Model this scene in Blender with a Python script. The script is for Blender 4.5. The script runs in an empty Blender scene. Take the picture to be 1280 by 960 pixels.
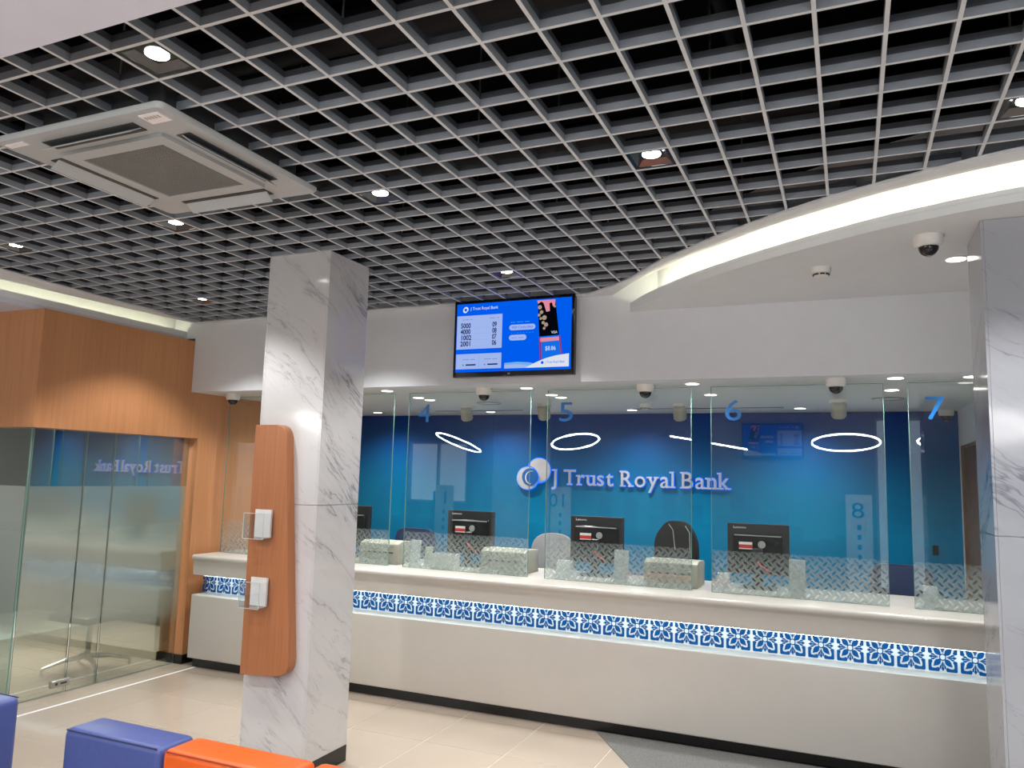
import bpy, bmesh, math, random
from mathutils import Vector, Matrix
C = bpy.context.scene.collection
SC = bpy.context.scene
random.seed(7)
PI = math.pi

# ------------------------------------------------------------------ camera
cd = bpy.data.cameras.new('camera'); cam = bpy.data.objects.new('camera', cd); C.objects.link(cam)
cd.sensor_width = 36.0; cd.lens = 968.06 / 1280 * 36.0; cd.clip_start = 0.05; cd.clip_end = 100
RIGHT = Vector((0.9175799, 0.3967169, 0.0257452)); DOWN = Vector((-0.0234371, 0.1186280, -0.9926621)); FWD = Vector((-0.3968599, 0.9102434, 0.1181485))
cam.matrix_world = Matrix(((RIGHT.x, -DOWN.x, -FWD.x, 0), (RIGHT.y, -DOWN.y, -FWD.y, 0), (RIGHT.z, -DOWN.z, -FWD.z, 1.826), (0, 0, 0, 1)))
SC.camera = cam
# ------------------------------------------------------------------ world, view
w = bpy.data.worlds.new('world'); SC.world = w; w.use_nodes = True
w.node_tree.nodes['Background'].inputs[0].default_value = (0.78, 0.86, 1.0, 1); w.node_tree.nodes['Background'].inputs[1].default_value = 2.4
SC.view_settings.view_transform = 'Standard'; SC.view_settings.look = 'None'; SC.view_settings.gamma = 1.0
SC.view_settings.use_curve_mapping = False; SC.view_settings.exposure = -0.25
SC.cycles.max_bounces = 8; SC.cycles.diffuse_bounces = 4; SC.cycles.glossy_bounces = 5; SC.cycles.transparent_max_bounces = 24
SC.cycles.use_denoising = True; SC.cycles.caustics_reflective = False; SC.cycles.caustics_refractive = False
SC.cycles.sample_clamp_indirect = 4.0
SPOT_LOBBY, SPOT_TELLER, COVE, STRIP = 88.0, 80.0, 78.0, 25.0
WARM = (1.0, 0.985, 0.97)

# ------------------------------------------------------------------ materials
class NT:
    def __init__(s, name):
        s.m = bpy.data.materials.new(name); s.m.use_nodes = True; s.t = s.m.node_tree; s.t.nodes.clear()
        s.out = s.n('ShaderNodeOutputMaterial')
    def n(s, typ, **kw):
        x = s.t.nodes.new(typ)
        for k, v in kw.items(): setattr(x, k, v)
        return x
    def put(s, sock, v):
        if v is None: return
        if isinstance(v, bpy.types.NodeSocket): s.t.links.new(v, sock)
        else:
            if isinstance(v, tuple) and len(v) == 3 and sock.type == 'RGBA': v = (*v, 1)
            sock.default_value = v
    def ma(s, op, a, b=None, c=None):
        x = s.n('ShaderNodeMath', operation=op)
        s.put(x.inputs[0], a); s.put(x.inputs[1], b)
        if c is not None: s.put(x.inputs[2], c)
        return x.outputs[0]
    def pos(s):
        p = s.n('ShaderNodeNewGeometry').outputs['Position']
        x = s.n('ShaderNodeSeparateXYZ'); s.put(x.inputs[0], p); return x.outputs
    def obj(s):
        return s.n('ShaderNodeTexCoord').outputs['Object']
    def comb(s, x, y, z=0.0):
        c = s.n('ShaderNodeCombineXYZ'); s.put(c.inputs[0], x); s.put(c.inputs[1], y); s.put(c.inputs[2], z); return c.outputs[0]
    def noise(s, vec, scale, detail=3.0, rough=.5):
        x = s.n('ShaderNodeTexNoise'); s.put(x.inputs['Vector'], vec); s.put(x.inputs['Scale'], scale); s.put(x.inputs['Detail'], detail); s.put(x.inputs['Roughness'], rough)
        return x.outputs[0]
    def ramp(s, f, stops):
        r = s.n('ShaderNodeValToRGB'); s.put(r.inputs[0], f); e = r.color_ramp.elements
        while len(e) < len(stops): e.new(0.5)
        for el, (p, c) in zip(e, stops): el.position = p; el.color = (*c, 1) if len(c) == 3 else c
        return r.outputs[0]
    def rng(s, v, a, b, c=0.0, d=1.0):
        x = s.n('ShaderNodeMapRange'); s.put(x.inputs[0], v)
        for i, q in enumerate((a, b, c, d)): x.inputs[i + 1].default_value = q
        return x.outputs[0]
    def mixc(s, f, a, b):
        x = s.n('ShaderNodeMix', data_type='RGBA'); s.put(x.inputs[0], f); s.put(x.inputs[6], a); s.put(x.inputs[7], b); return x.outputs[2]
    def mixs(s, f, a, b):
        x = s.n('ShaderNodeMixShader'); s.put(x.inputs[0], f); s.put(x.inputs[1], a); s.put(x.inputs[2], b); return x.outputs[0]
    def pbsdf(s, col, rough=.5, metal=0.0, spec=.5, emit=None, es=0.0, coat=0.0):
        b = s.n('ShaderNodeBsdfPrincipled'); i = b.inputs
        s.put(i['Base Color'], col); s.put(i['Roughness'], rough); s.put(i['Metallic'], metal); s.put(i['Specular IOR Level'], spec)
        s.put(i['Coat Weight'], coat); i['Coat Roughness'].default_value = .05
        if emit: s.put(i['Emission Color'], emit); s.put(i['Emission Strength'], es)
        return b.outputs[0]
    def end(s, sh): s.put(s.out.inputs[0], sh); return s.m
def srgb(r, g, b):
    f = lambda c: ((c / 255 + .055) / 1.055) ** 2.4 if c > 10 else c / 255 / 12.92
    return (f(r), f(g), f(b))
def plain(name, col, rough=.5, metal=0.0, spec=.5, var=.06, scale=9.0, emit=None, es=0.0, coat=0.0):
    t = NT(name); f = t.noise(t.obj(), scale)
    c = t.mixc(t.rng(f, .3, .7), tuple(max(0, x * (1 - var)) for x in col), tuple(min(1, x * (1 + var)) for x in col))
    return t.end(t.pbsdf(c, rough, metal, spec, emit, es, coat))
def emis(name, col, st):
    t = NT(name); e = t.n('ShaderNodeEmission'); t.put(e.inputs[0], col); t.put(e.inputs[1], st); return t.end(e.outputs[0])

M = {}
M['paint'] = plain('white_paint', (.70, .725, .755), .6, var=.015)
M['paint_lav'] = plain('pale_paint', (.64, .66, .77), .6, var=.015)
M['plaster_in'] = plain('teller_ceiling_paint', (.68, .70, .68), .6, var=.015)
M['rear'] = plain('rear_wall_paint', (.13, .135, .14), .6)
M['black'] = plain('plenum_black', (.0025, .0025, .003), .9, spec=.05)
M['duct'] = plain('dark_duct', (.008, .008, .010), .5, spec=.2)
M['grid'] = plain('grid_aluminium_shaded', (.27, .30, .335), .5, metal=.0, var=.05, scale=20)  # blade sides, darkened to paint in the shade between them
M['grid_lit'] = plain('grid_lit_underside', (.62, .65, .68), .5)  # blade undersides, painted paler for the light they catch
M['grid_shade'] = plain('grid_upper_shade', (.055, .062, .075), .6)  # upper half of each blade, shade painted in; same profile, no separate carrier
M['toe'] = plain('black_toe', (.006, .006, .006), .25)
M['gloss_black'] = plain('black_gloss', (.008, .008, .009), .12)
M['black_plastic'] = plain('black_plastic', (.012, .012, .013), .35)
M['chrome'] = plain('chrome', (.75, .75, .74), .12, metal=1.0)
M['dark_chrome'] = plain('dark_chrome', (.16, .16, .165), .22, metal=1.0)
M['steel'] = plain('brushed_steel', (.45, .45, .42), .3, metal=1.0)
M['corian'] = plain('counter_cream', (.55, .525, .475), .28, var=.01, coat=.25)
M['beige_plastic'] = plain('beige_plastic', (.37, .365, .30), .45)
M['white_plastic'] = plain('white_plastic', (.72, .71, .68), .4)
M['grey_plastic'] = plain('grey_plastic', (.36, .36, .35), .4)
M['acrylic_white'] = plain('white_card', (.78, .78, .74), .4)
M['cream_card'] = plain('cream_card', (.70, .68, .50), .5)
M['navy'] = plain('navy_fabric', (.010, .025, .075), .7)
M['mesh_grey'] = plain('pale_mesh', (.27, .27, .28), .7)
M['red'] = plain('red_plastic', (.55, .03, .02), .4)
M['skyblue'] = plain('blue_box', (.06, .25, .42), .5)
M['bench_blue'] = plain('blue_leather', srgb(62, 76, 136), .42, var=.05, scale=40)
M['bench_orange'] = plain('orange_leather', (.66, .095, .003), .42, var=.04, scale=40)
M['seam_blue'] = plain('blue_seam', (.018, .025, .09), .6)
M['seam_orange'] = plain('orange_seam', (.30, .03, .002), .6)
M['ac'] = plain('ac_plastic', (.42, .45, .46), .45, var=.02)
M['ac_dark'] = plain('ac_slot', (.05, .05, .05), .6)
M['ac_grille'] = plain('ac_grille', (.21, .215, .21), .6)
M['sticker'] = plain('sticker_white', (.85, .82, .84), .5)
M['carpet'] = plain('carpet_grey', (.165, .163, .155), .95, var=.5, scale=220)
M['grout'] = plain('grout', (.80, .76, .68), .5)
M['lattice_blue'] = plain('lattice_blue', (.001, .075, .25), .6, spec=.15)
M['panel_white'] = plain('light_panel_white', (.85, .87, .86), .5, var=.01)
M['digit'] = plain('digit_blue', (.004, .125, .39), .35)
M['emblem_blue'] = plain('emblem_blue', (.004, .12, .42), .4)
M['digit_edge'] = plain('digit_pale', (.16, .40, .62), .4)
M['door_brown'] = plain('door_brown', (.20, .115, .065), .5, var=.2)
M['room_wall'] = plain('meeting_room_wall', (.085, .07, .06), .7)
M['sign_face'] = plain('sign_metal', (.62, .62, .63), .45)
M['lamp'] = emis('lamp_face', (1, .97, .92), 26.0)
M['lamp_flat'] = emis('downlight_face', (1, .97, .90), 9.0)
M['cove_soft'] = emis('cove_led_soft', (1.0, .93, .60), COVE * .3)
M['cove'] = emis('cove_led', (1.0, .94, .66), COVE)
M['led'] = emis('counter_led', (.72, .92, 1.0), STRIP)
M['halo'] = emis('halo_led', (.03, .22, 1.0), 1.5)
M['ring'] = emis('ring_led', (1, .98, .96), 110.0)

def wood(name, a, b, rough=.4):
    t = NT(name); x, y, z = t.pos()
    h = t.ma('ADD', t.ma('MULTIPLY', x, 1.0), y)
    f = t.noise(t.comb(t.ma('MULTIPLY', h, 60.0), t.ma('MULTIPLY', z, 1.6), 0.0), 1.0, 4)
    g = t.noise(t.comb(t.ma('MULTIPLY', h, 4.0), t.ma('MULTIPLY', z, .5), 3.0), 1.0, 2)
    c = t.mixc(t.rng(t.ma('ADD', t.ma('MULTIPLY', f, .6), t.ma('MULTIPLY', g, .4)), .3, .7), a, b)
    return t.end(t.pbsdf(c, rough))
M['wood'] = wood('wood_veneer', (.46, .20, .082), (.60, .275, .115))
M['wood_board'] = wood('wood_board', (.34, .125, .048), (.45, .18, .072), .35)

def marble(name, ox, tint=(.70, .69, .68), deep=(.25, .25, .28)):
    t = NT(name); x, y, z = t.pos()
    h = t.ma('ADD', t.ma('ADD', x, y), ox)
    b = t.ma('ADD', z, t.ma('MULTIPLY', h, .75)); a = t.ma('SUBTRACT', h, t.ma('MULTIPLY', z, .6))
    wn = t.noise(t.comb(t.ma('MULTIPLY', a, 1.6), t.ma('MULTIPLY', b, 2.2)), 1.0, 4, .6)
    bb = t.ma('ADD', b, t.ma('MULTIPLY', wn, .22))
    v1 = t.noise(t.comb(t.ma('MULTIPLY', a, .5), t.ma('MULTIPLY', bb, 3.2), 1.0), 1.0, 5, .62)
    d1 = t.ma('ABSOLUTE', t.ma('SUBTRACT', v1, .5))
    line = t.rng(d1, 0.0, .016, 1.0, 0.0)
    mask = t.rng(t.noise(t.comb(t.ma('MULTIPLY', a, 1.5), t.ma('MULTIPLY', b, 2.5), 7.0), 1.0, 3), .42, .66)
    soft = t.rng(d1, 0.0, .10, .28, 0.0)
    v2 = t.noise(t.comb(t.ma('MULTIPLY', a, 1.3), t.ma('MULTIPLY', bb, 8.0), 5.0), 1.0, 4, .6)
    line2 = t.ma('MULTIPLY', t.rng(t.ma('ABSOLUTE', t.ma('SUBTRACT', v2, .52)), 0.0, .012, .7, 0.0), t.rng(t.noise(t.comb(a, b, 2.0), 2.2, 2), .52, .66))
    f = t.ma('MULTIPLY', t.ma('ADD', line, soft), mask)
    f = t.ma('MINIMUM', t.ma('ADD', f, line2), 1.0)
    c = t.mixc(t.ma('MULTIPLY', f, .8), tint, deep)
    return t.end(t.pbsdf(c, .1, spec=.5))
M['marble'] = marble('marble', 0.0, (.61, .605, .60), (.22, .22, .24))
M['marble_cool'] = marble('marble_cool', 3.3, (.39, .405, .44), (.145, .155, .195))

def tile_mat():
    t = NT('floor_tile_polished'); x, y, z = t.pos()
    f = t.noise(t.comb(x, y, z), 1.7, 4); r = t.n('ShaderNodeObjectInfo').outputs['Random']
    c = t.mixc(t.ma('ADD', t.ma('MULTIPLY', f, .7), t.ma('MULTIPLY', r, .3)), (.42, .35, .28), (.50, .42, .34))
    return t.end(t.pbsdf(c, .09, spec=.5))
M['tile'] = tile_mat()

def mural():
    t = NT('blue_mural'); x, y, z = t.pos()
    base = t.ramp(t.rng(z, .9, 2.55), [(0.0, srgb(0, 132, 176)), (.25, srgb(0, 144, 190)), (.5, srgb(0, 122, 170)), (.75, srgb(0, 84, 148)), (1.0, srgb(0, 48, 134))])
    xl = t.rng(t.ma('ABSOLUTE', t.ma('ADD', x, 1.0)), 0.0, 3.0, 1.0, .86)
    base = t.mixc(t.ma('SUBTRACT', 1.0, xl), base, srgb(0, 60, 130))
    k = t.ma('FLOOR', t.ma('MULTIPLY', x, 7.0)); wn = t.n('ShaderNodeTexWhiteNoise', noise_dimensions='1D'); t.put(wn.inputs['W'], k)
    k2 = t.ma('FLOOR', t.ma('MULTIPLY', t.ma('ADD', x, .05), 4.3)); wn2 = t.n('ShaderNodeTexWhiteNoise', noise_dimensions='1D'); t.put(wn2.inputs['W'], k2)
    s1 = t.ma('LESS_THAN', z, t.ma('ADD', 1.25, t.ma('MULTIPLY', wn.outputs[0], .5)))
    s2 = t.ma('LESS_THAN', z, t.ma('ADD', 1.1, t.ma('MULTIPLY', wn2.outputs[0], .4)))
    c = t.mixc(t.ma('MULTIPLY', s1, .16), base, srgb(0, 85, 150)); c = t.mixc(t.ma('MULTIPLY', s2, .16), c, srgb(20, 140, 200))
    return t.end(t.pbsdf(c, .45, spec=.2))
M['mural'] = mural()

def glass(name, tint, refl=0.0, rough=0.0):
    t = NT(name); tr = t.n('ShaderNodeBsdfTransparent'); t.put(tr.inputs[0], tint)
    gl = t.n('ShaderNodeBsdfGlossy'); t.put(gl.inputs['Roughness'], rough); t.put(gl.inputs[0], (.95, .97, .96))
    g = t.n('ShaderNodeNewGeometry'); dt = t.n('ShaderNodeVectorMath', operation='DOT_PRODUCT')
    t.put(dt.inputs[0], g.outputs['Normal']); t.put(dt.inputs[1], g.outputs['Incoming'])
    k = t.ma('POWER', t.ma('SUBTRACT', 1.0, t.ma('ABSOLUTE', dt.outputs['Value'])), 5.0)      # the same for both faces of a thin pane
    f = t.ma('MINIMUM', t.ma('ADD', t.ma('MULTIPLY', k, .9), refl), .95)
    return t.end(t.mixs(f, tr.outputs[0], gl.outputs[0]))
M['glass'] = glass('teller_glass', (.95, .975, .965), .042)
M['glass_room'] = glass('room_glass', (.80, .85, .78), .38)
M['glass_side'] = glass('side_glass', (.66, .76, .72), .10)
M['acrylic'] = glass('clear_acrylic', (.95, .965, .98), .04)
M['glass_edge'] = plain('glass_edge', (.16, .30, .25), .2, var=.02)
M['edge_dark'] = plain('glass_edge_dark', (.20, .27, .23), .3, var=.02)
M['aluminium'] = plain('cast_aluminium', (.82, .82, .80), .32, metal=1.0)
M['edge_light'] = plain('glass_edge_pale', (.55, .66, .60), .2, var=.02)

def film_teller():
    t = NT('leaf_cut_film'); x, y, z = t.pos(); s = .040
    u = t.ma('DIVIDE', t.ma('ADD', x, z), s * 1.414); v = t.ma('DIVIDE', t.ma('SUBTRACT', x, z), s * 1.414)
    fu, fv = t.ma('SUBTRACT', t.ma('FRACT', u), .5), t.ma('SUBTRACT', t.ma('FRACT', v), .5)
    par = t.ma('FLOORED_MODULO', t.ma('ADD', t.ma('FLOOR', u), t.ma('FLOOR', v)), 2.0)
    a = t.ma('ADD', t.ma('MULTIPLY', fu, par), t.ma('MULTIPLY', fv, t.ma('SUBTRACT', 1.0, par)))
    b = t.ma('ADD', t.ma('MULTIPLY', fv, par), t.ma('MULTIPLY', fu, t.ma('SUBTRACT', 1.0, par)))
    e = t.ma('ADD', t.ma('POWER', t.ma('DIVIDE', a, .50), 2.0), t.ma('POWER', t.ma('DIVIDE', b, .16), 2.0))
    hole = t.ma('LESS_THAN', e, 1.0)
    dens = t.rng(z, 1.02, 1.335, .52, .10)
    f = t.ma('MULTIPLY', dens, t.ma('SUBTRACT', 1.0, t.ma('MULTIPLY', hole, .93)))
    tr = t.n('ShaderNodeBsdfTransparent'); di = t.n('ShaderNodeBsdfDiffuse'); t.put(di.inputs[0], (.66, .70, .68))
    tl = t.n('ShaderNodeBsdfTranslucent'); t.put(tl.inputs[0], (.68, .72, .70))
    return t.end(t.mixs(f, tr.outputs[0], t.mixs(.5, di.outputs[0], tl.outputs[0])))
M['film'] = film_teller()
def film_room():
    t = NT('frosted_film'); x, y, z = t.pos()
    f = t.ma('MULTIPLY', t.ma('ADD', t.rng(z, .38, .62, 0.0, .56), t.rng(z, .85, 1.4, 0.0, .28)), t.ma('LESS_THAN', z, 1.651))
    tr = t.n('ShaderNodeBsdfTransparent'); di = t.n('ShaderNodeBsdfDiffuse'); t.put(di.inputs[0], (.46, .50, .43))
    tl = t.n('ShaderNodeBsdfTranslucent'); t.put(tl.inputs[0], (.62, .68, .58))
    gl = t.n('ShaderNodeBsdfGlossy'); t.put(gl.inputs['Roughness'], .16); t.put(gl.inputs[0], (.8, .84, .8))
    return t.end(t.mixs(f, tr.outputs[0], t.mixs(.55, t.mixs(.4, di.outputs[0], tl.outputs[0]), gl.outputs[0])))
M['film_room'] = film_room()

# ------------------------------------------------------------------ mesh helpers
class MB:
    def __init__(s): s.bm = bmesh.new()
    def box(s, x0, x1, y0, y1, z0, z1, mi=0):
        v = [s.bm.verts.new((x, y, z)) for x in (x0, x1) for y in (y0, y1) for z in (z0, z1)]
        for f in ((0, 1, 3, 2), (4, 6, 7, 5), (0, 4, 5, 1), (2, 3, 7, 6), (0, 2, 6, 4), (1, 5, 7, 3)):
            s.bm.faces.new([v[i] for i in f]).material_index = mi
        return s
    def prism(s, pts, axis, a, b):
        def P(p, d):
            return {'x': (d, p[0], p[1]), 'y': (p[0], d, p[1]), 'z': (p[0], p[1], d)}[axis]
        A = [s.bm.verts.new(P(p, a)) for p in pts]; B = [s.bm.verts.new(P(p, b)) for p in pts]
        n = len(pts); s.bm.faces.new(A); s.bm.faces.new(B[::-1])
        for i in range(n): s.bm.faces.new((A[i], B[i], B[(i + 1) % n], A[(i + 1) % n]))
        return s
    def lathe(s, prof, c=(0, 0, 0), seg=24, cap=True):
        rings = []
        for r, z in prof:
            rings.append([s.bm.verts.new((c[0] + r * math.cos(2 * PI * i / seg), c[1] + r * math.sin(2 * PI * i / seg), c[2] + z)) for i in range(seg)])
        for A, B in zip(rings, rings[1:]):
            for i in range(seg): s.bm.faces.new((A[i], A[(i + 1) % seg], B[(i + 1) % seg], B[i]))
        if cap: s.bm.faces.new(rings[0][::-1]); s.bm.faces.new(rings[-1])
        return s
    def tube(s, pts, r, seg=8, closed=False, rr=None):
        pts = [Vector(p) for p in pts]; n = len(pts); rings = []
        for i, p in enumerate(pts):
            if closed: d = pts[(i + 1) % n] - pts[i - 1]
            else: d = pts[min(i + 1, n - 1)] - pts[max(i - 1, 0)]
            d.normalize(); up = Vector((0, 0, 1)) if abs(d.z) < .9 else Vector((1, 0, 0))
            a = d.cross(up).normalized(); b = d.cross(a)
            q = rr[i] if rr else r
            rings.append([s.bm.verts.new(p + q * (a * math.cos(2 * PI * k / seg) + b * math.sin(2 * PI * k / seg))) for k in range(seg)])
        for i in range(n if closed else n - 1):
            A, B = rings[i], rings[(i + 1) % n]
            for k in range(seg): s.bm.faces.new((A[k], A[(k + 1) % seg], B[(k + 1) % seg], B[k]))
        if not closed: s.bm.faces.new(rings[0][::-1]); s.bm.faces.new(rings[-1])
        return s
    def sweep(s, path, prof):   # path: plan points [(x,y,nx,ny)], prof: [(offset along normal, z)] closed profile
        rings = [[s.bm.verts.new((x + nx * o, y + ny * o, z)) for o, z in prof] for x, y, nx, ny in path]
        n = len(prof)
        for A, B in zip(rings, rings[1:]):
            for k in range(n): s.bm.faces.new((A[k], A[(k + 1) % n], B[(k + 1) % n], B[k]))
        s.bm.faces.new(rings[0][::-1]); s.bm.faces.new(rings[-1]); return s
    def poly(s, pts, mi=0): s.bm.faces.new([s.bm.verts.new(p) for p in pts]).material_index = mi; return s
    def bevel(s, w, seg=2, sel=None):
        ed = [e for e in s.bm.edges if (sel(e) if sel else True)]
        bmesh.ops.bevel(s.bm, geom=ed, offset=w, segments=seg, affect='EDGES', profile=.5); return s
    def mesh(s, name, mats, smooth=False):
        bmesh.ops.recalc_face_normals(s.bm, faces=s.bm.faces[:])
        me = bpy.data.meshes.new(name); s.bm.to_mesh(me); s.bm.free()
        for m in (mats if isinstance(mats, (list, tuple)) else [mats]): me.materials.append(m)
        if smooth:
            for p in me.polygons: p.use_smooth = True
            me.set_sharp_from_angle(angle=math.radians(35))
        return me
    def build(s, name, mats, parent=None, smooth=False):
        return link(name, s.mesh(name, mats, smooth), parent)
def link(name, me, parent=None, loc=None):
    o = bpy.data.objects.new(name, me); C.objects.link(o)
    if parent: o.parent = parent
    if loc: o.location = loc
    return o
def tag(o, label, cat, group=None, kind=None):
    o['label'] = label; o['category'] = cat
    if group: o['group'] = group
    if kind: o['kind'] = kind
    return o
def thing(name, label, cat, loc=(0, 0, 0), rz=0.0, group=None, kind=None):
    o = bpy.data.objects.new(name, None); C.objects.link(o); o.location = loc; o.rotation_euler = (0, 0, rz); o.empty_display_size = .1
    return tag(o, label, cat, group, kind)
def dup(root, loc, rz=None, label=None):
    r = root.copy(); C.objects.link(r); r.location = loc
    if rz is not None: r.rotation_euler = (0, 0, rz)
    if label: r['label'] = label
    for ch in list(root.children):
        c = ch.copy(); C.objects.link(c); c.parent = r
        for g in list(ch.children):
            d = g.copy(); C.objects.link(d); d.parent = c
    return r
def text_bm(txt, size, depth=.001, width=None, align='LEFT', bold=0.0):
    cu = bpy.data.curves.new('t', 'FONT'); cu.body = txt; cu.size = size; cu.extrude = depth / 2; cu.align_x = align; cu.resolution_u = 3; cu.offset = bold
    o = bpy.data.objects.new('t', cu); C.objects.link(o); dg = bpy.context.evaluated_depsgraph_get(); dg.update()
    me = bpy.data.meshes.new_from_object(o.evaluated_get(dg)); bpy.data.objects.remove(o)
    mb = MB(); mb.bm.from_mesh(me); bpy.data.meshes.remove(me)
    if width:
        xs = [v.co.x for v in mb.bm.verts]; k = width / (max(xs) - min(xs))
        for v in mb.bm.verts: v.co.x *= k
    return mb
def front(mb, x, y, z):    # text drawn in XY -> stands in XZ facing -y
    for v in mb.bm.verts: v.co = Vector((x + v.co.x, y - v.co.z, z + v.co.y))
    return mb
def struct(o, label, cat): return tag(o, label, cat, None, 'structure')

# ------------------------------------------------------------------ room shell
XW = -5.78          # face of the wood cladding
ZG, ZS, ZT, ZL = 3.218, 3.07, 2.55, 3.045   # open grid, white soffit, ceiling over the tellers
b = MB().box(-10.2, 3.2, -3.0, 9.0, -.10, -.0015)
fl = struct(b.build('floor', M['grout']), 'glossy beige tiled floor of the banking hall', 'floor')
tm = MB().box(-.2978, .2978, -.2978, .2978, -.008, 0.0).mesh('floor_tile', M['tile'])
for i in range(-7, 10):
    for j in range(-12, 7):
        link('floor_tile', tm, fl, (-2.73 + .3 - .6 * i, 4.9 - .3 + .6 * j - 0.0, 0))
cp = MB().prism([(-1.73, 5.66), (-1.33, 5.08), (-.60, 4.03), (3.1, 4.03), (3.1, 5.66)], 'z', .0005, .006).build('carpet', M['carpet'])
tag(cp, 'grey carpet with slanted edge beside the beige tiles at right', 'carpet')

# wood clad wall with the glazed meeting room
wl = thing('wall_left', 'orange wood veneer wall above and beside the glass meeting room', 'wall', kind='structure')
MB().box(XW - .3, XW, 4.02, 5.68, 2.11, ZL).build('wood_panel', M['wood'], wl)
MB().box(-10.2, XW - .301, 4.02, 4.2, 2.11, ZL).build('wood_panel', M['wood'], wl)
MB().box(XW - .3, XW, 5.681, 5.93, 0.0, ZL).build('wood_panel', M['wood'], wl)
MB().box(XW - .3, XW - .01, 5.931, 8.6, 0.0, ZL).build('wood_panel', M['wood'], wl)
MB().box(XW - .31, XW + .012, 5.668, 5.93, 0.001, .085).build('skirting', M['toe'], wl)
rw = MB().box(-10.2, -10.05, -3, 9, 0, 4.4).build('wall_west', M['paint'])
struct(rw, 'plain white end wall far left of the hall', 'wall')
mr = thing('wall_meeting_room', 'dim inner walls of the glazed meeting room', 'wall', kind='structure')
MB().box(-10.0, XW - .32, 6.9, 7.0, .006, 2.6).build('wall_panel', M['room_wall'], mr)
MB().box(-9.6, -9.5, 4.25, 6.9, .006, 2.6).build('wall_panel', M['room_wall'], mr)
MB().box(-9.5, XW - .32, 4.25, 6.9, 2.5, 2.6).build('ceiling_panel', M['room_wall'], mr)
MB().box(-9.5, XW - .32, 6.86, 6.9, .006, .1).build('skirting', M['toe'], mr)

# blue back wall, side wall with brown door, bulkhead
wb = MB().box(XW - .3, 1.2, 8.42, 8.55, 0, ZT + .1).build('wall_back', M['mural'])
struct(wb, 'blue gradient wall with skyline mural behind the tellers', 'wall')
wr = thing('wall_right', 'white side wall at right end behind the counter', 'wall', kind='structure')
MB().box(.96, 1.08, 5.2, 6.95, 0, ZT).build('wall_panel', M['paint'], wr)
MB().box(.96, 1.08, 6.95, 8.42, 2.215, ZT).build('wall_panel', M['paint'], wr)
MB().box(.96, 1.08, 8.36, 8.42, 0, 2.215).build('wall_panel', M['paint'], wr)
dr = thing('door_1', 'brown wooden door in the white side wall', 'door', kind='structure')
MB().box(.99, 1.05, 7.0, 8.31, .005, 2.18).build('door_leaf', M['door_brown'], dr)
b = MB(); b.box(.965, 1.07, 6.951, 7.0, .0, 2.214); b.box(.965, 1.07, 8.31, 8.359, 0, 2.214); b.box(.965, 1.07, 7.0, 8.31, 2.18, 2.214); b.build('door_frame', M['door_brown'], dr)
MB().tube([(.985, 7.1, 1.0), (.94, 7.1, 1.0), (.94, 7.22, 1.0)], .01).build('handle', M['steel'], dr, True)
bh = MB().box(XW, 3.0, 5.56, 5.72, ZT, 3.60).box(XW - .32, XW - .0005, 5.56, 5.72, ZS + .0005, 3.60).build('wall_bulkhead', M['paint'])
struct(bh, 'white bulkhead wall over the teller counter carrying the screen', 'wall')
wo = MB().box(-10.2, 3.15, 8.61, 8.75, 0, 4.298).build('wall_light_block', M['room_wall'])  # unseen wall, added to stop sky light leaking in above the tellers
struct(wo, 'unseen dark wall added behind the blue wall to block sky light', 'wall')
tc = MB().box(XW, 3.0, 5.7205, 8.42, ZT, ZT + .08).build('ceiling', M['plaster_in'])
struct(tc, 'low white ceiling over the teller desks with downlights', 'ceiling')
we = MB().box(3.0, 3.15, -3, 9, 0, 4.4).build('wall_east', M['paint'])
struct(we, 'plain white end wall far right of the hall', 'wall')

# rear of the hall (seen only in reflections)
rr_ = thing('wall_rear', 'grey wall of the opposite side with windows, seen in reflections', 'wall', kind='structure')
YR = -2.46
for x0, x1, z0, z1 in ((-10.05, -8.6, 0, 4.4), (-8.6, -7.2, 2.5, 4.4), (-8.6, -7.2, 0, 1.25), (-7.2, .4, 0, 4.4), (.4, 2.9, 2.95, 4.4), (.4, 2.9, 0, .12), (2.9, 3.0, 0, 4.4)):
    MB().box(x0, x1, YR - .12, YR, z0, z1).build('wall_panel', M['rear'], rr_)
for k, (x0, x1, z0, z1) in enumerate(((-8.6, -7.2, 1.25, 2.5), (.4, 2.9, .12, 2.95))):
    wn = thing('window_%d' % (k + 1), ('small' if k == 0 else 'wide') + ' window to the street in the wall opposite the counter', 'window', kind='structure')
    b = MB(); t_ = .04
    b.box(x0, x0 + t_, YR - .1, YR - .02, z0, z1); b.box(x1 - t_, x1, YR - .1, YR - .02, z0, z1); b.box(x0 + t_, x1 - t_, YR - .1, YR - .02, z0, z0 + t_); b.box(x0 + t_, x1 - t_, YR - .1, YR - .02, z1 - t_, z1)
    b.box((x0 + x1) / 2 - .02, (x0 + x1) / 2 + .02, YR - .1, YR - .02, z0 + t_, z1 - t_); b.build('window_frame', M['grey_plastic'], wn)
    for a0, a1 in ((x0 + t_, (x0 + x1) / 2 - .02), ((x0 + x1) / 2 + .02, x1 - t_)):
        MB().box(a0, a1, YR - .065, YR - .055, z0 + t_, z1 - t_).build('pane', M['glass'], wn)

# ------------------------------------------------------------------ ceiling: plenum, soffits, coves
pl = MB().box(-10.2, 3.15, -3, 9, 4.3, 4.45).build('ceiling', M['black'])
struct(pl, 'black slab high above the open grid ceiling', 'ceiling')
b = MB(); b.box(-10.05, 3.0, YR, 1.47, 3.10, 3.14); b.box(-10.05, 3.0, 1.43, 1.47, 3.14, 4.3)
sf = b.build('ceiling', M['paint_lav']); struct(sf, 'smooth white soffit nearest the viewer at upper left', 'ceiling')

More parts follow.
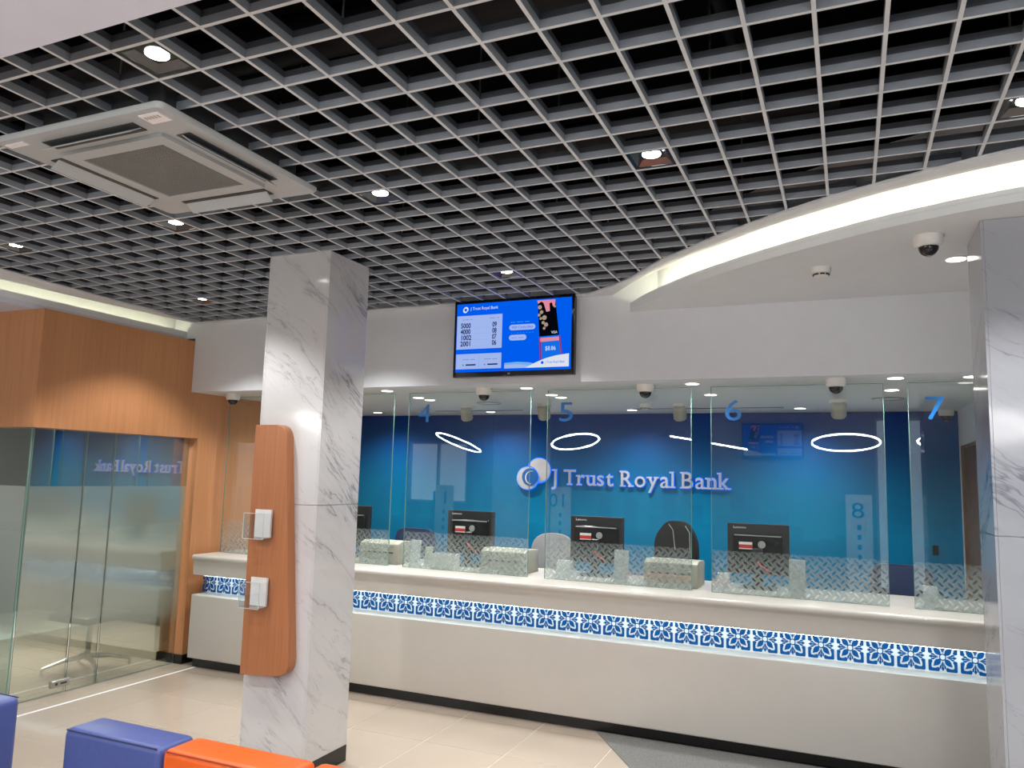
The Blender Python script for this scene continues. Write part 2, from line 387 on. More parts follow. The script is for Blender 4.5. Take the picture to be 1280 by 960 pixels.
def catmull(pts, n=8):
    out = []
    P = [Vector(p) for p in pts]; P = [P[0] * 2 - P[1]] + P + [P[-1] * 2 - P[-2]]
    for i in range(1, len(P) - 2):
        for k in range(n):
            t = k / n; a, b_, c, d = P[i - 1:i + 3]
            out.append(.5 * ((2 * b_) + (c - a) * t + (2 * a - 5 * b_ + 4 * c - d) * t * t + (3 * b_ - a - 3 * c + d) * t ** 3))
    out.append(P[-2])
    L_ = [0.0]
    for p, q in zip(out, out[1:]): L_.append(L_[-1] + (q - p).length)
    res = []; k = 0
    for m in range(81):                       # even steps along the curve
        d = L_[-1] * m / 80
        while k < len(out) - 2 and L_[k + 1] < d: k += 1
        f = min(1.0, (d - L_[k]) / max(1e-9, L_[k + 1] - L_[k])); res.append(out[k].lerp(out[k + 1], f))
    return res
GC = catmull([(-1.80, 5.50), (-1.443, 5.208), (-1.066, 4.756), (-.865, 4.568), (-.664, 4.374), (-.267, 4.062), (.026, 3.881), (.467, 3.671), (.686, 3.592), (1.3, 3.45), (2.1, 3.38), (3.0, 3.38)])
PC = catmull([(-1.611, 5.558), (-1.42, 5.30), (-1.223, 5.07), (-.908, 4.76), (-.665, 4.526), (-.362, 4.267), (-.048, 4.065), (.232, 3.905), (.708, 3.719), (1.3, 3.59), (2.1, 3.53), (3.0, 3.53)])
LC = catmull([(-1.475, 5.558), (-1.254, 5.25), (-.902, 4.865), (-.50, 4.52), (-.10, 4.235), (.27, 4.02), (.724, 3.845), (1.3, 3.72), (2.1, 3.66), (3.0, 3.66)])
def plan_path(pts):
    out = []
    for i, p in enumerate(pts):
        d = (pts[min(i + 1, len(pts) - 1)] - pts[max(i - 1, 0)]).normalized()
        out.append((p.x, p.y, -d.y, d.x))       # normal to the soffit side (+y)
    return out
def fx(curve, x):    # y of a curve at x
    for p, q in zip(curve, curve[1:]):
        if p.x <= x <= q.x: return p.y + (q.y - p.y) * (x - p.x) / (q.x - p.x + 1e-9)
    return curve[0].y if x < curve[0].x else curve[-1].y
def strip(mb, A, B, z):
    va = [mb.bm.verts.new((p.x, p.y, z)) for p in A]; vb = [mb.bm.verts.new((p.x, p.y, z)) for p in B]
    for i in range(len(A) - 1): mb.bm.faces.new((va[i], va[i + 1], vb[i + 1], vb[i]))
    return mb
def slab(mb, A, B, z0, z1):
    n = len(A)
    V = [[mb.bm.verts.new((p.x, p.y, z)) for p in X_] for X_, z in ((A, z0), (B, z0), (B, z1), (A, z1))]
    for i in range(n - 1):
        for k in range(4): mb.bm.faces.new((V[k][i], V[k][i + 1], V[(k + 1) % 4][i + 1], V[(k + 1) % 4][i]))
    for i in (0, n - 1): mb.bm.faces.new([V[k][i] for k in range(4)])
    return mb
# frame plate round the grid
t1 = slab(MB(), GC, PC, ZG - .012, ZG).build('trim_1', M['paint']); struct(t1, 'curved flat white border between grid ceiling and lit cove', 'trim')
t2 = MB().prism([(-5.55, 1.47), (-5.55, 3.3), (-5.72, 5.50), (-1.80, 5.50), (-1.611, 5.558), (-5.735, 5.558), (-5.82, 4.6), (-5.87, 3.7), (-5.87, 1.47)], 'z', ZG - .012, ZG).build('trim_2', M['paint'])
struct(t2, 'flat white border of the grid ceiling along wood wall and bulkhead', 'trim')
# curved soffit over the right with lip, trough and recess
pp = plan_path(LC)
far = [Vector((p.x, 5.56)) for p in LC]
b = slab(MB(), LC, far, ZS, ZS + .04)
sf2 = b.build('ceiling', M['paint']); struct(sf2, 'white dropped soffit with curved edge at upper right', 'ceiling')
cv = thing('trim_3', 'curved lit cove along the edge of the white soffit', 'trim', kind='structure')
MB().sweep(pp, [(0, ZS + .041), (0, ZS + .065), (.02, ZS + .065), (.02, ZS + .041)]).build('cove_lip', M['paint'], cv)
MB().sweep(pp, [(.17, ZS + .041), (.17, 3.42), (.19, 3.42), (.19, ZS + .041)]).build('cove_back', M['paint'], cv)
b = slab(MB(), PC, [Vector((x + .19 * nx, y + .19 * ny)) for x, y, nx, ny in pp], 3.42, 3.44); b.build('cove_ceiling', M['paint'], cv)
MB().sweep(plan_path(PC), [(-.012, ZG + .001), (-.012, 3.42), (0, 3.42), (0, ZG + .001)]).build('cove_inner_face', M['paint'], cv)
MB().sweep([q for q in pp if q[1] < 5.40], [(.05, ZS + .0405), (.05, ZS + .0445), (.07, ZS + .0445), (.07, ZS + .0405)]).build('led_strip', M['cove'], cv)
# left soffit and cove
cl = thing('trim_4', 'straight lit cove above the wood wall at left', 'trim', kind='structure')
YF = 1.475
MB().box(-5.91, -5.89, YF, 5.558, ZL + .041, ZL + .095).build('cove_lip', M['paint'], cl)
MB().box(-6.08, -6.06, YF, 5.558, ZL + .041, 3.42).build('cove_back', M['paint'], cl)
MB().prism([(-6.08, YF), (-6.08, 5.558), (-5.735, 5.558), (-5.82, 4.6), (-5.87, 3.7), (-5.87, YF)], 'z', 3.42, 3.44).build('cove_ceiling', M['paint'], cl)
MB().prism([(-5.735, 5.558), (-5.82, 4.6), (-5.87, 3.7), (-5.87, YF), (-5.86, YF), (-5.86, 3.7), (-5.81, 4.6), (-5.725, 5.558)], 'z', ZG + .001, 3.42).build('cove_inner_face', M['paint'], cl)
MB().box(-5.97, -5.95, YF, 5.5, ZL + .0405, ZL + .0445).build('led_strip', M['cove_soft'], cl)
sl = MB().box(-10.05, -5.89, YF, 5.558, ZL, ZL + .04).build('ceiling', M['paint_lav']); struct(sl, 'pinkish white soffit at far left above the wood wall', 'ceiling')

# open cell grid: every blade a part
gr = thing('ceiling', 'grey open cell grid ceiling under the black slab', 'ceiling', kind='structure')
hw, zb, zm_, zt_ = .0068, ZG + .001, ZG + .031, ZG + .056
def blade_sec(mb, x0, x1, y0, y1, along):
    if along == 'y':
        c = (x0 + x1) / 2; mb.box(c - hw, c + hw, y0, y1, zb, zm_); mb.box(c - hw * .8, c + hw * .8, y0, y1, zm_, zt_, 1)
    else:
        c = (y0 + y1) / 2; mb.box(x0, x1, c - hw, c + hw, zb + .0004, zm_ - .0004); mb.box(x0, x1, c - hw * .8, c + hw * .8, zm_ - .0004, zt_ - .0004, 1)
    for f_ in mb.bm.faces:                     # light painted onto the underside of each blade
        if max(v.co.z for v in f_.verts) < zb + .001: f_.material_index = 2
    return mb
for i in range(-20, 24):
    x = -1.664 + .2 * i
    y1 = min(5.50, fx([Vector((p.x, (p.y + q.y) / 2)) for p, q in zip(GC, PC)], x)) if x > -1.75 else 5.50
    blade_sec(MB(), x, x, 1.48, y1, 'y').build('grid_blade', [M['grid'], M['grid_shade'], M['grid_lit']], gr)
for j in range(-1, 19):
    y = 1.717 + .2 * j
    if y < 1.5: continue
    xr = 2.98
    for k in range(400):
        xx = -1.9 + k * .0122
        if fx(GC, xx) + .05 < y: xr = xx; break
    xl = -5.60 if y < 3.3 else -5.60 - .13 * (y - 3.3) / 2.2
    blade_sec(MB(), xl, xr, y, y, 'x').build('grid_blade', [M['grid'], M['grid_shade'], M['grid_lit']], gr)

# services in the dark plenum
rod = MB().tube([(0, 0, 0), (0, 0, 1.02)], .004, 6).mesh('hanger_rod', M['steel'])
n = 0
for i in range(-19, 23, 5):
    for j in range(1, 18, 5):
        x, y = -1.664 + .2 * i, 1.717 + .2 * j
        if y > fx(GC, x) - .1 and x > -1.8: continue
        tag(link('hanger_rod', rod, None, (x + .0, y, zt_ + .001)), 'thin threaded rod carrying the grid ceiling from the black slab', 'rod', 'rods above the grid ceiling')
for k, (x0, y0, x1, y1, z, r, lab) in enumerate(((-5.4, 2.6, 1.5, 2.9, 3.85, .11, 'nearest dark round duct above the grid ceiling'), (-5.2, 4.2, 0.0, 4.35, 3.9, .09, 'dark round duct above the grid ceiling near the screen'),
        (-4.2, 1.6, -4.0, 5.3, 4.12, .05, 'dark pipe crossing above the air conditioner'), (-.6, 1.6, -.5, 4.0, 4.1, .035, 'thin dark pipe crossing above the middle of the grid'))):
    du = tag(MB().tube([(x0, y0, z), ((x0 + x1) / 2, (y0 + y1) / 2, z), (x1, y1, z)], r, 14).build('duct', M['duct'], None, True), lab, 'duct')
    for f_ in (.15, .5, .85):
        px, py = x0 + (x1 - x0) * f_, y0 + (y1 - y0) * f_
        MB().tube([(px, py, z), (px, py, 4.301)], .006, 6).build('hanger', M['duct'], du)

# ------------------------------------------------------------------ grid downlights
def spot(loc, power, size, blend, parent=None, rad=.04, col=WARM):
    l = bpy.data.lights.new('lamp', 'SPOT'); l.energy = power; l.spot_size = size; l.spot_blend = blend; l.shadow_soft_size = rad; l.color = col
    o = bpy.data.objects.new('lamp', l); C.objects.link(o); o.location = loc
    if parent: o.parent = parent
    return o
LB = [((4, 7), 'square black downlight in the grid at centre right, near the curved cove'), ((-3, 0), 'square black downlight in the grid at upper left, nearest the white soffit'), ((-3, 7), 'square black downlight in the grid beside the air conditioner, right of it'),
      ((-10, 7), 'square black downlight in the grid just below the air conditioner'), ((-3, 15), 'square black downlight in the grid just above the wall screen'), ((-17, 7), 'square black downlight in the grid at far left edge'),
      ((-17, 15), 'square black downlight in the grid in the far corner by the wood wall'), ((11, 7), 'square black downlight in the grid at far right edge'), ((-10, 15), 'square black downlight in the grid behind the marble column top'),
      ((4, 0), 'square black downlight in the grid above the viewer'), ((11, 0), 'square black downlight in the grid above the viewer at right'), ((-10, 0), 'square black downlight in the grid left of the air conditioner')]
first = None
for (i, j), lab in LB:
    loc = (-1.664 + .2 * (i + .5), 1.717 + .2 * (j + .5), ZG + .004)
    if first is None:
        first = thing('recessed_downlight', lab, 'downlight', loc, group='square downlights in the grid ceiling')
        b = MB()
        for x0, x1, y0, y1 in ((-.092, -.078, -.092, .092), (.078, .092, -.092, .092), (-.078, .078, -.092, -.078), (-.078, .078, .078, .092)): b.box(x0, x1, y0, y1, 0, .064)
        b.box(-.092, .092, -.092, .092, .064, .07); b.build('housing', M['gloss_black'], first)
        b = MB(); q0 = [(-.077, -.077, .002), (.077, -.077, .002), (.077, .077, .002), (-.077, .077, .002)]; q1 = [(-.052, -.052, .024), (.052, -.052, .024), (.052, .052, .024), (-.052, .052, .024)]
        for k in range(4): b.poly([q0[k], q0[(k + 1) % 4], q1[(k + 1) % 4], q1[k]])
        b.build('reflector', M['dark_chrome'], first)
        MB().box(-.053, .053, -.053, .053, .0242, .026).build('lamp_plate', M['gloss_black'], first)
        MB().lathe([(.040, .0195), (.040, .024)], seg=24).build('light_source', M['lamp'], first)
        t_ = first
    else:
        t_ = dup(first, loc, None, lab)
    spot((loc[0], loc[1], loc[2] - .012), SPOT_LOBBY, math.radians(112), .45)
# more of the same run behind the camera light the hall
for x in (-4.4, -1.6, 1.2):
    spot((x, -.6, 3.08), SPOT_LOBBY * 1.4, math.radians(140), .6)

# ------------------------------------------------------------------ air conditioner
ac = thing('air_conditioner', 'white ceiling cassette air conditioner with grey square grille', 'air conditioner', (-2.785, 2.44, 3.15))
H = .475
b = MB()
rc = lambda h, r: [(sx * (h - r) + r * math.cos(a), sy * (h - r) + r * math.sin(a)) for sx, sy, a0 in ((1, 1, 0), (-1, 1, PI / 2), (-1, -1, PI), (1, -1, 1.5 * PI)) for a in [a0 + k * PI / 10 for k in range(6)]]
O = rc(H, .03); I = rc(.30, .03)
for z0, z1, flip in ((0.004, .026, 0),):
    vo0 = [b.bm.verts.new((*p, z0 + .012)) for p in O]; vo1 = [b.bm.verts.new((*p, z1)) for p in O]; vo2 = [b.bm.verts.new((p[0] * .985, p[1] * .985, z0)) for p in O]
    vi0 = [b.bm.verts.new((*p, z0)) for p in I]; vi1 = [b.bm.verts.new((*p, z1)) for p in I]
    n = len(O)
    for k in range(n):
        q = (k + 1) % n
        b.bm.faces.new((vo0[k], vo0[q], vo1[q], vo1[k])); b.bm.faces.new((vo2[k], vo2[q], vo0[q], vo0[k])); b.bm.faces.new((vo2[k], vo2[q], vi0[q], vi0[k])); b.bm.faces.new((vi0[k], vi0[q], vi1[q], vi1[k])); b.bm.faces.new((vo1[k], vo1[q], vi1[q], vi1[k]))
b.build('panel', M['ac'], ac, True)
MB().prism(rc(.40, .02), 'z', .0265, .30).build('body', M['ac_dark'], ac)
b = MB()
for x0, x1, y0, y1 in ((-.298, -.235, -.298, .298), (.235, .298, -.298, .298), (-.235, .235, -.298, -.235), (-.235, .235, .235, .298)): b.box(x0, x1, y0, y1, -.012, .012)
b.build('grille_frame', M['ac'], ac)
b = MB()
for k in range(32):
    q = -.2345 + .469 * (k + .5) / 32
    b.box(q - .0042, q + .0042, -.235, .235, -.008, .004)
    if k % 2 == 0: b.box(-.235, .235, q - .002, q + .002, -.006, .002)
b.box(-.235, .235, -.235, .235, .012, .014); b.build('grille', M['ac_grille'], ac)
for k in range(4):
    R4 = Matrix.Rotation(k * PI / 2, 4, 'Z')
    b = MB().box(-.26, .26, .335, .405, .0005, .0038); bmesh.ops.transform(b.bm, matrix=R4, verts=b.bm.verts[:]); sl_ = b.build('air_outlet', M['ac_dark'], ac)
    b = MB().box(-.255, .255, -.030, .030, -.002, .002)
    ang = -.62
    bmesh.ops.transform(b.bm, matrix=R4 @ Matrix.Translation((0, .385, -.016)) @ Matrix.Rotation(ang, 4, 'X'), verts=b.bm.verts[:]); b.build('louver', M['ac'], ac)
st = MB().box(.33, .43, -.44, -.37, -.0006, .0036)
st.build('sticker', M['sticker'], ac)['label'] = 'white label stickers'
MB().box(-.44, -.33, -.44, -.41, -.0006, .0036).build('sticker', M['sticker'], ac)
b = MB()
for k in range(5): b.box(.34 + .016 * k, .35 + .016 * k, -.425, -.405, -.0012, -.0007)
b.build('sticker_print', M['grey_plastic'], ac)

# ------------------------------------------------------------------ columns
def column(name, lab, x0, x1, y0, y1, top, mt, joint=1.617):
    c = thing(name, lab, 'column', ((x0 + x1) / 2, (y0 + y1) / 2, 0)); hx, hy = (x1 - x0) / 2, (y1 - y0) / 2
    MB().box(-hx + .012, hx - .012, -hy + .012, hy - .012, .0, top).build('core', M['paint'], c)
    for z0, z1 in ((.10, joint - .0015), (joint + .0015, top)):
        for sx, sy in ((1, 0), (-1, 0), (0, 1), (0, -1)):
            if sx: b = MB().box(min(sx * hx, sx * (hx - .012)), max(sx * hx, sx * (hx - .012)), -hy, hy, z0, z1)
            else: b = MB().box(-hx + .0125, hx - .0125, min(sy * hy, sy * (hy - .012)), max(sy * hy, sy * (hy - .012)), z0, z1)
            b.bevel(.0012, 1).build('marble_slab', mt, c)
    MB().box(-hx - .001, hx + .001, -hy - .001, hy + .001, .001, .099).build('skirting', M['toe'], c)
    return c
column('marble_column', 'white marble clad column with wooden brochure board, left of centre', -3.47, -2.986, 3.92, 4.352, ZG + .0005, M['marble'])
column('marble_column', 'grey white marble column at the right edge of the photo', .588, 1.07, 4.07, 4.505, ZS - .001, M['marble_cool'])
# brochure board on the column
bd = thing('brochure_board', 'tapered wooden board with rounded right corners fixed to the marble column', 'board', (-3.3, 3.90, 0))
def rounded(pts, rad):
    out = []; n = len(pts)
    for i, p in enumerate(pts):
        r = rad[i]; p = Vector(p)
        if r == 0: out.append(tuple(p)); continue
        a = (Vector(pts[i - 1]) - p).normalized(); c = (Vector(pts[(i + 1) % n]) - p).normalized()
        for k in range(7):
            t = k / 6; q = (p + a * r) * (1 - t) ** 2 + p * 2 * t * (1 - t) + (p + c * r) * t ** 2; out.append((q.x, q.y))
    return out
BO = rounded([(-.143, .583), (.232, .612), (.101, 2.107), (-.143, 2.107)], [0, .10, .08, 0])
MB().prism(BO, 'y', -.05, .018).bevel(.004, 1).build('panel', M['wood_board'], bd)
for z in (1.25, .81):
    MB().box(-.105, .045, -.0515, -.0502, z, z + .135).build('inlay', M['wood_board'], bd)
for k, z in enumerate((1.41, 1.00)):
    h = thing('brochure_holder', ('upper' if k == 0 else 'lower') + ' clear acrylic brochure holder on the wooden board', 'holder', (-3.325, 3.849, z), group='brochure holders on the wooden board')
    MB().box(-.075, .075, -.004, -.001, .0, .165).build('back_plate', M['acrylic'], h)
    MB().box(-.075, .075, -.095, -.092, .0, .150).build('front_plate', M['acrylic'], h)
    b = MB(); b.box(-.078, -.0752, -.096, -.091, 0, .15); b.box(.0752, .078, -.096, -.091, 0, .15); b.box(-.078, .078, -.096, -.091, .1502, .153); b.box(-.078, .078, -.096, -.091, -.003, -.0002); b.build('polished_edge', M['edge_light'], h)
    b = MB(); b.box(-.075, .075, -.0915, -.004, 0, .003); b.box(-.075, -.072, -.0915, -.004, .003, .15); b.box(.072, .075, -.0915, -.004, .003, .15); b.build('tray', M['acrylic'], h)
    br = MB().box(-.055, .068, -.020, -.006, .004, .172).build('brochure', M['acrylic_white'])
    br.location = (-3.325, 3.849, z); tag(br, 'white brochures in the %s acrylic holder' % ('upper' if k == 0 else 'lower'), 'brochure', 'brochures in the acrylic holders')

# ------------------------------------------------------------------ service counter
ct = thing('service_counter', 'long cream teller counter with lit blue flower band', 'counter')
X0, X1 = -5.66, .95
prof = [(6.58, 1.02), (5.622, 1.02), (5.609, 1.015), (5.601, 1.005), (5.599, .992), (5.604, .979), (5.613, .971), (5.621, .962), (5.624, .950), (5.626, .838), (5.632, .834), (6.58, .834)]
MB().prism(prof, 'x', X0, X1).build('countertop', M['corian'], ct, True)
fp = MB().box(X0, X1, 5.62, 6.0, .085, .655); fp.bevel(.012, 3, lambda e: all(abs(v.co.y - 5.62) < 1e-4 for v in e.verts)); fp.build('front_panel', M['corian'], ct, True)
MB().box(X0 + .02, X1, 5.675, 5.98, 0.001, .085).build('toe_kick', M['toe'], ct)
MB().box(X0 + .02, X1, 5.785, 5.98, .6555, .8335).build('light_panel', M['panel_white'], ct)
MB().box(X0 + .1, X1 - .02, 5.66, 5.675, .8285, .8335).build('led_strip', M['led'], ct)
def motif():
    b = MB(); polys = []
    for q in range(4):
        A = q * PI / 2; R = lambda p, A=A: (p[0] * math.cos(A) - p[1] * math.sin(A), p[0] * math.sin(A) + p[1] * math.cos(A))
        D = lambda r, t: ((r - t) * .7071, (r + t) * .7071)
        petal = [D(.105, .02), D(.16, .065), D(.23, .098), D(.31, .085), D(.40, .03), D(.455, 0), D(.40, -.03), D(.31, -.085), D(.23, -.098), D(.16, -.065), D(.105, -.02)]
        corner = [(.13, .485), (.45, .485), (.475, .47), (.485, .45), (.485, .13), (.42, .105), (.355, .12), (.345, .165), (.375, .225), (.385, .30), (.372, .372), (.30, .385), (.225, .375), (.165, .345), (.12, .355), (.105, .42)]
        fr = [(.125, .0), (.22, .026), (.33, .022), (.39, .05), (.47, 0), (.39, -.05), (.33, -.022), (.22, -.026)]
        f2 = [(.16, .030), (.25, .055), (.31, .105), (.40, .105), (.38, .06), (.27, .034)]
        f3 = [(x, -y) for x, y in f2][::-1]
        ringq = [(.085 * math.cos(a), .085 * math.sin(a)) for a in [k * PI / 12 for k in range(7)]] + [(.118 * math.cos(a), .118 * math.sin(a)) for a in [k * PI / 12 for k in range(6, -1, -1)]]
        polys += [[R(p) for p in P] for P in (petal, corner, fr, f2, f3, ringq)]
    for P in polys: b.prism([(x * .168, z * .182) for x, z in P], 'y', -.003, -.0005)
    return b.mesh('flower_tile', M['lattice_blue'])
mo = motif()
for k in range(-29, 7):
    link('flower_tile', mo, ct, (-.382 + .18 * k, 5.785, .752))

# ------------------------------------------------------------------ teller glass panes, numbers
GY = 5.93
PANES = [(-5.64, -5.045, None, 'leftmost glass teller screen beside the wood wall'), (-4.90, -3.725, None, 'glass teller screen behind the marble column'), (-3.575, -2.405, '4', 'glass screen with blue number four, first past the marble column'), (-2.26, -1.09, '5', 'glass screen with blue number five, before the bank emblem'),
         (-.945, .23, '6', 'glass screen with blue number six, reflecting a wall screen'), (.38, .95, '7', 'glass screen with blue number seven, beside the right column')]
for x0, x1, dg, lab in PANES:
    g = thing('glass_screen', lab, 'glass screen', (x0, GY, 1.021), group='glass screens on the teller counter'); W = x1 - x0
    b = MB(); h_ = 1.514; t5 = .005
    b.box(0.003, W - .003, -t5, t5, 0.002, h_ - .002)
    b.build('pane', M['glass'], g)
    b = MB(); b.box(0, .003, -t5, t5, 0, h_); b.box(W - .003, W, -t5, t5, 0, h_); b.box(.003, W - .003, -t5, t5, h_ - .002, h_); b.box(.003, W - .003, -t5, t5, 0, .002)
    b.build('polished_edge', M['glass_edge'], g)['label'] = 'pale green polished edge'
    MB().box(.004, W - .004, t5 + .001, t5 + .0018, .003, .305).build('frosted_film', M['film'], g)['label'] = 'frosted film with clear leaf cuts'
    if dg:
        mbx = front(text_bm(dg, .218, .003), 0, -.0085, 0)
        xs = [v.co.x for v in mbx.bm.verts]; zs = [v.co.z for v in mbx.bm.verts]
        kx = .118 / (max(xs) - min(xs)); mx, mz = min(xs), min(zs); kz = .155 / (max(zs) - min(zs))
        for v in mbx.bm.verts: v.co.x = .105 + (v.co.x - mx) * kx; v.co.z = 1.257 + (v.co.z - mz) * kz
        mbx.build('number', M['digit'], g)['label'] = 'blue number ' + dg

# ------------------------------------------------------------------ bank sign on the blue wall
sg = thing('wall_sign', 'halo lit bank name with round emblem on the blue wall', 'sign', (-3.132, 8.42, 1.745))
TXT = 'J Trust Royal Bank'
SER = {'J': [('t', .55)], 'T': [('b', .5)], 'r': [('b', .18), ('tl', .18)], 'u': [('tl', .16), ('tl', .80), ('br', .84)], 'R': [('b', .15), ('tl', .15), ('b', .88)], 'y': [('t', .12), ('t', .88)], 'a': [('br', .86)], 'l': [('tl', .5), ('b', .5)],
       'B': [('tl', .15), ('bl', .15)], 'n': [('tl', .16), ('b', .16), ('b', .84)], 'k': [('tl', .16), ('b', .16), ('b', .88)]}
x = 0.0; caps = None; LT = []
for ch in TXT:
    if ch == ' ': x += .062; continue
    mb_ = text_bm(ch, .25, .016)
    vs = mb_.bm.verts; mn = min(v.co.x for v in vs); mxx = max(v.co.x for v in vs); ymn, ymx = min(v.co.y for v in vs), max(v.co.y for v in vs)
    for v in vs: v.co.x -= mn
    wd = mxx - mn
    for kind, u in SER.get(ch, []):
        cx = u * wd; sh = .013; L_ = .030
        ytop = ymx if ch != 'r' else ymx - .004
        if kind == 'b': bx = (cx - L_, cx + L_, 0, sh)
        elif kind == 'bl': bx = (cx - L_ - .008, cx, 0, sh)
        elif kind == 'br': bx = (cx, cx + L_, 0, sh)
        elif kind == 't': bx = (cx - L_, cx + L_, ytop - sh, ytop)
        else: bx = (cx - L_ - .006, cx + .004, ytop - sh, ytop)
        mb_.box(bx[0], bx[1], bx[2], bx[3], -.0079, .0079)
    LT.append((ch, mb_, x, wd)); x += wd + .030
KX = 1.98 / (x - .030)
for ch, mb_, xo, wd in LT:
    for v in mb_.bm.verts: v.co = Vector(((v.co.x + xo) * KX, -.028 - v.co.z, v.co.y))
    hb = MB(); me_ = mb_.mesh('letter', M['sign_face'])
    lo = link('letter', me_, sg)
    # lit acrylic back of the letter, a little wider than the metal face
    hb.bm.from_mesh(me_)
    bmesh.ops.remove_doubles(hb.bm, verts=hb.bm.verts[:], dist=1e-5)
    hb.bm.normal_update()
    off = {}
    for v in hb.bm.verts:
        nn = Vector((0, 0, 0))
        for f_ in v.link_faces:
            if abs(f_.normal.y) < .5: nn += f_.normal
        off[v] = nn.normalized() * .0065 if nn.length > .01 else Vector()
    for v in hb.bm.verts: v.co = v.co + off[v]; v.co.y = -.019 + (v.co.y + .028) * .6
    h2 = hb.mesh('halo_back', M['halo']); link('halo_back', h2, lo)
def disc(name, mt, cx, cz, r, y, par, th=.008, inner=None, seg=40):
    b = MB(); pts = [(cx + r * math.cos(2 * PI * k / seg), cz + r * math.sin(2 * PI * k / seg)) for k in range(seg)]
    b.prism(pts, 'y', y, y + th); return b.build(name, mt, par)
em = disc('emblem', M['halo'], -.165, .155, .150, -.02, sg)
disc('emblem_disc', M['sign_face'], -.155, .160, .135, -.032, em)
em2 = disc('emblem', M['halo'], -.295, .065, .140, -.036, sg)
disc('emblem_disc', M['sign_face'], -.295, .065, .128, -.048, em2)
disc('emblem_disc', M['emblem_blue'], -.258, .078, .100, -.055, em2)
def crescent(cx, cz, r, cx2, cz2, r2, y, par, mt):
    pts = [(cx + r * math.cos(a), cz + r * math.sin(a)) for a in [PI * .42 + k * PI * 1.05 / 20 for k in range(21)]]
    pts += [(cx2 + r2 * math.cos(a), cz2 + r2 * math.sin(a)) for a in [PI * .42 + k * PI * 1.05 / 20 for k in range(20, -1, -1)]]
    MB().prism(pts, 'y', y, y + .004).build('crescent', mt, par)
crescent(-.240, .070, .078, -.233, .072, .072, -.0605, em2, M['sticker'])

